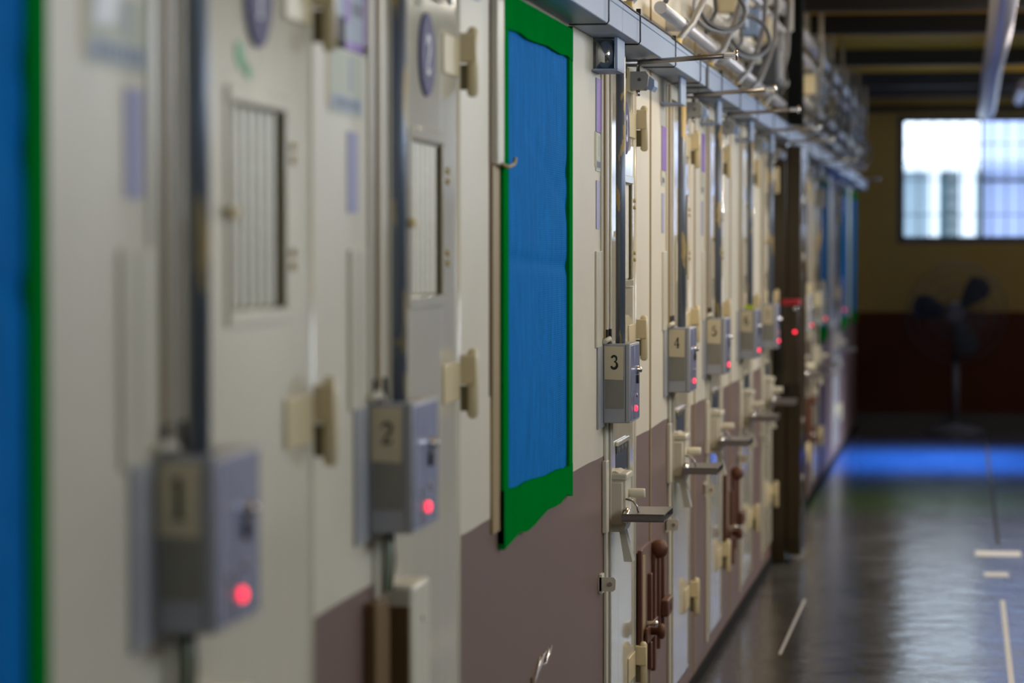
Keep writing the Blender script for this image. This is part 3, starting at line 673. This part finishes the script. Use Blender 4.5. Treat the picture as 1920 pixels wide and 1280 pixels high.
YC = [8.30, 9.75, 11.0, 12.3, 13.0, 14.0, 17.2, 18.7, 20.4, 22.0, 23.6, 25.3]
for q, y in enumerate(YC):
    near = ['just past the blue sheet', 'between cells 3 and 4', 'between cells 4 and 5', 'between cells 5 and 6', 'above cell 6', 'before the dark pillar',
            'first past the dark pillar', 'second past the dark pillar', 'third past the dark pillar', 'fourth past the dark pillar', 'fifth past the dark pillar', 'last before the end wall'][q]
    dr = thing('flexible_conduit', (0, y, 0), 'grey flexible conduit curving down into the tray, ' + near, 'conduit', 'flexible conduits above the tray')
    s1 = 0.25 + 0.1 * math.sin(q * 2.1)
    MB().tube([(0.05, 0, 2.25), (0.05, 0.0, 2.29), (0.095, 0.05, 2.35), (0.125, 0.18, 2.45), (0.135, 0.34 + s1 * .3, 2.56), (0.13, 0.5 + s1 * .4, 2.70), (0.125, 0.6 + s1 * .4, 2.85)], 0.0115, 'flex', 12).build('hose', dr)
    MB().tube([(0.05, 0, 2.25), (0.05, 0, 2.30)], 0.016, 'yellow', 12).build('connector', dr)['label'] = 'yellowed plastic connector'
    if q in (2, 3, 7, 8, 10, 11):
        lp = thing('cable_loop', (0.125, y - 0.42 - (0.05 if q == 2 else 0), 2.455 + 0.03 * math.sin(q) * (q > 2)), 'coiled grey cable hung on the pipes, ' + near, 'cable', 'cable loops above the tray')
        R_ = 0.10 + 0.02 * math.cos(q * 1.3)
        for j in range(2):
            pts = []
            for a in range(28):
                th = 2 * PI * a / 28; rr = R_ * (1 - 0.12 * j) * (1 + 0.07 * math.sin(2 * th + q))
                pts.append((0.92 * rr * math.cos(th) + 0.012 * j, rr * 1.2 * math.cos(th), rr * math.sin(th)))
            MB().tube(pts, 0.0075, 'flex' if j == 0 else 'dark_grey', 8, closed=True).build('coil', lp)
    jb = thing('junction_box', (0, y + 0.98, 2.57 + 0.012 * math.sin(q * 1.9)), 'small junction box on the upper wall, ' + near, 'junction box', 'junction boxes on the upper wall')
    mm = ('cream', 'grey', 'cream', 'tray')[q % 4]
    MB().box(0, 0.075, 0, 0.13, 0, 0.12, mm, 0.006).build('housing', jb)
    MB().box(0.075, 0.082, 0.005, 0.125, 0.005, 0.115, mm, 0.003).build('lid', jb)
    MB().tube([(0.045, 0.06, 0.12), (0.115, 0.06, 0.145), (0.115, 0.06, 0.55)], 0.014, 'white_pipe', 10).build('riser', jb)
    MB().tube([(0.05, 0.03, 0.0), (0.09, 0.02, -0.06), (0.10, -0.05, -0.12), (0.07, -0.12, -0.2)], 0.008, 'dark_grey' if q % 2 else 'flex', 8).build('pigtail', jb)
db = thing('equipment_box', (0, 13.42, 2.36), 'dark grey box on the upper wall before the dark pillar', 'box')
MB().box(0, 0.15, 0, 0.35, 0, 0.17, 'dark_grey', 0.008).build('housing', db); MB().box(0.15, 0.158, 0.02, 0.33, 0.02, 0.15, 'grey', 0.004).build('cover', db)
vd = MB().box(0, 0.06, 12.7, 12.86, 2.56, ZC, 'tray', 0.004)
tag(vd.build('wall_duct'), 'blue grey vertical duct high on the wall above cell 6', 'duct')

# ------------------------------------------------------------------ folded gate and dark pillar
tag(MB().box(0, 0.075, 15.40, 15.95, 0, ZC, 'dark_wood', 0.004).box(0.0, 0.152, 15.41, 15.62, 2.262, ZC, 'black_matte', 0.004).build('pillar_dark'), 'dark brown pillar on the wall past cell 7', 'pillar', kind='structure')
gt = thing('folding_gate', (0, 15.4, 0), 'dark brown collapsible steel gate folded against the wall past cell 7', 'gate')
for j in range(6): MB().box(0.078, 0.15, 0.02 + j * 0.095, 0.075 + j * 0.095, 0.04, 2.15, 'dark_wood', 0.004).build('gate_bar', gt)
for z in (0.12, 1.05, 2.05): MB().box(0.085, 0.142, 0.0, 0.58, z, z + 0.035, 'dark_wood', 0.002).build('cross_rail', gt)
lt = MB()
for z in (0.3, 0.6, 1.45, 1.75):
    lt.tube([(0.150, 0.04, z), (0.150, 0.30, z + .22), (0.150, 0.54, z)], 0.007, 'dark_wood', 6)
lt.build('lattice', gt)
gb = thing('gate_control_box', (0, 15.19, 0), 'dark box with red top and red lamp on the folded gate', 'control box')
MB().box(0.07, 0.150, 0, 0.20, 0.93, 1.335, 'dark_wood', 0.006).build('housing', gb)
MB().box(0.066, 0.154, -0.004, 0.20, 1.335, 1.362, 'red', 0.004).build('red_cap', gb)
MB().lathe([(0.008, 0.0), (0.008, -0.008), (0.001, -0.013)], (0.132, 0.0, 1.20), 'led', 'y', 14).build('indicator_lamp', gb)['label'] = 'glowing red indicator lamp'
MB().lathe([(0.010, 0.0), (0.010, -0.015), (0.006, -0.017)], (0.135, 0.0, 1.318), 'chrome', 'y', 14).build('key_switch', gb)

# ------------------------------------------------------------------ rust-brown wall hatches
def hatch(y, label):
    t = thing('wall_hatch', (0, y, 0), label, 'hatch', 'rust brown wall hatches')
    MB().box(0, 0.007, 0.04, 0.90, 0.30, 0.69, 'pink').build('panel', t)
    MB().box(0.007, 0.012, 0.12, 0.24, 0.40, 0.67, 'tan').build('slider_plate', t)['label'] = 'worn tan slider plate'
    for (a, b, z0, z1) in ((0.02, 0.065, 0.36, 0.70), (0.37, 0.41, 0.45, 0.60), (0.37, 0.41, 0.30, 0.385), (0.51, 0.565, 0.28, 0.66), (0.69, 0.725, 0.33, 0.63), (0.86, 0.90, 0.36, 0.62)):
        MB().box(0.006, 0.020, a, b, z0, z1, 'rust', 0.003).build('rail', t)
    MB().ball((0.03, 0.53, 0.665), 0.030, 'rust').cyl((0.0, 0.53, 0.665), (0.02, 0.53, 0.665), 0.014, 'rust').build('ball_knob', t)
    kb = MB().box(0.018, 0.026, 0.16, 0.55, 0.40, 0.45, 'rust', 0.003)
    kb.lathe([(0.012, 0.02), (0.012, 0.045), (0.024, 0.052), (0.024, 0.064), (0.015, 0.07)], (0, 0.28, 0.43), 'rust', 'x', 16)
    kb.lathe([(0.007, 0.02), (0.009, 0.05), (0.004, 0.054)], (0, 0.22, 0.46), 'chrome', 'x', 12)
    kb.build('bolt', t)
    MB().box(0.018, 0.045, 0.72, 0.92, 0.43, 0.485, 'rust', 0.006).cyl((0.045, 0.80, 0.457), (0.047, 0.80, 0.457), 0.013, 'ink', 12).build('latch', t)
    for c in t.children: c.scale.y = 0.82
    return t
hatch(8.95, 'rust brown bolted hatch low on the pink wall between doors 3 and 4')
hatch(12.22, 'rust brown bolted hatch low on the pink wall between doors 5 and 6')
hatch(18.60, 'distant rust brown hatch low on the wall past the dark gate')

# ------------------------------------------------------------------ ceiling ducts
def foil_duct(x, z, y0, y1, r, label):
    n = int((y1 - y0) / 0.30); pts = []; rad = []
    for i in range(n * 4 + 1):
        pts.append((x, y0 + (y1 - y0) * i / (n * 4), z + 0.025 * math.sin(i * 0.06))); rad.append(r * (1 + 0.13 * math.cos(2 * PI * i / 4)))
    tag(MB().tube(pts, rad, 'duct', 18).build('foil_duct'), label, 'duct')
foil_duct(1.165, 2.84, 3.0, 26.9, 0.062, 'long silver ribbed foil duct hanging under the ceiling beams')
foil_duct(1.455, 2.94, 24.3, 27.0, 0.045, 'short silver foil duct near the far window')

# ------------------------------------------------------------------ pedestal fan
fn = thing('pedestal_fan', (0.912, 26.95, 0), 'large dark pedestal fan standing before the far wall', 'fan')
MB().lathe([(0.27, 0.0), (0.27, 0.02), (0.20, 0.045), (0.06, 0.07), (0.04, 0.09)], (0, 0, 0), 'fan_base', 'z', 32).build('base', fn)
MB().tube([(0, 0, 0.06), (0, 0, 0.62)], 0.026, 'fan_base', 16).tube([(0, 0, 0.60), (0, 0, 1.0)], 0.020, 'fan', 16).build('pole', fn)
MB().tube([(0, 0.02, 1.063), (0, 0.06, 1.063), (0, 0.26, 1.063), (0, 0.30, 1.063)], [0.06, 0.095, 0.09, 0.05], 'fan', 20).box(-0.03, 0.03, 0.02, 0.10, 0.93, 1.03, 'fan', 0.006).build('motor', fn)
cg = MB(); zc = 1.063; NR = 40
for (rad, y) in ((0.44, 0.0), (0.44, -0.02), (0.36, -0.085), (0.25, -0.12), (0.13, -0.135), (0.36, 0.06), (0.22, 0.08)):
    cg.tube([(rad * math.cos(2 * PI * q / 40), y, zc + rad * math.sin(2 * PI * q / 40)) for q in range(40)], 0.006 if rad > .43 else 0.003, 'fan', 6, closed=True)
for q in range(NR):
    a = 2 * PI * q / NR; u, v = math.cos(a), math.sin(a)
    cg.tube([(0.07 * u, -0.14, zc + .07 * v), (0.25 * u, -0.12, zc + .25 * v), (0.36 * u, -0.085, zc + .36 * v), (0.44 * u, -0.01, zc + .44 * v), (0.36 * u, 0.06, zc + .36 * v), (0.10 * u, 0.085, zc + .10 * v)], 0.0022, 'fan', 5)
cg.lathe([(0.075, -0.145), (0.075, -0.138), (0.02, -0.134)], (0, 0, zc), 'fan', 'y', 20)
cg.build('cage', fn)
MB().lathe([(0.05, -0.10), (0.07, -0.08), (0.07, 0.02)], (0, 0, zc), 'black', 'y', 20).build('hub', fn)
for q in range(3):
    b = MB(); a0 = math.radians(52 + 120 * q); vs = []
    outl = [(0.06, -0.30), (0.16, -0.42), (0.30, -0.44), (0.385, -0.28), (0.40, 0.0), (0.36, 0.28), (0.24, 0.36), (0.10, 0.32)]
    for off in (-0.003, 0.003):
        vs.append([b.bm.verts.new((rr * math.cos(a0 + aa), -0.03 + off + 0.09 * aa, zc + rr * math.sin(a0 + aa))) for rr, aa in outl])
    n = len(outl); fs = [b.bm.faces.new(vs[0]), b.bm.faces.new(vs[1][::-1])] + [b.bm.faces.new((vs[0][i], vs[0][(i + 1) % n], vs[1][(i + 1) % n], vs[1][i])) for i in range(n)]
    b.fin(fs, 'blade'); b.build('blade', fn)

# ------------------------------------------------------------------ floor markings
def ftape(x0, x1, y0, y1, label, m='tape_white'):
    tag(MB().box(x0, x1, y0, y1, 0.0, 0.0016, m).build('floor_tape'), label, 'tape', 'tape strips on the floor')
ftape(0.254, 0.265, 11.9, 13.8, 'thin white tape line on the floor close to the cell wall')
ftape(1.150, 1.172, 10.9, 13.9, 'long cream tape line on the floor at the right')
ftape(1.045, 1.285, 15.93, 16.2, 'farther short white tape dash across the floor')
ftape(1.085, 1.205, 14.92, 15.12, 'nearer short white tape dash across the floor')
tag(MB().box(1.158, 1.182, 16.6, 27.2, 0, 0.0012, 'ink').build('floor_joint'), 'dark joint line running along the floor to the fan', 'joint', kind='structure')
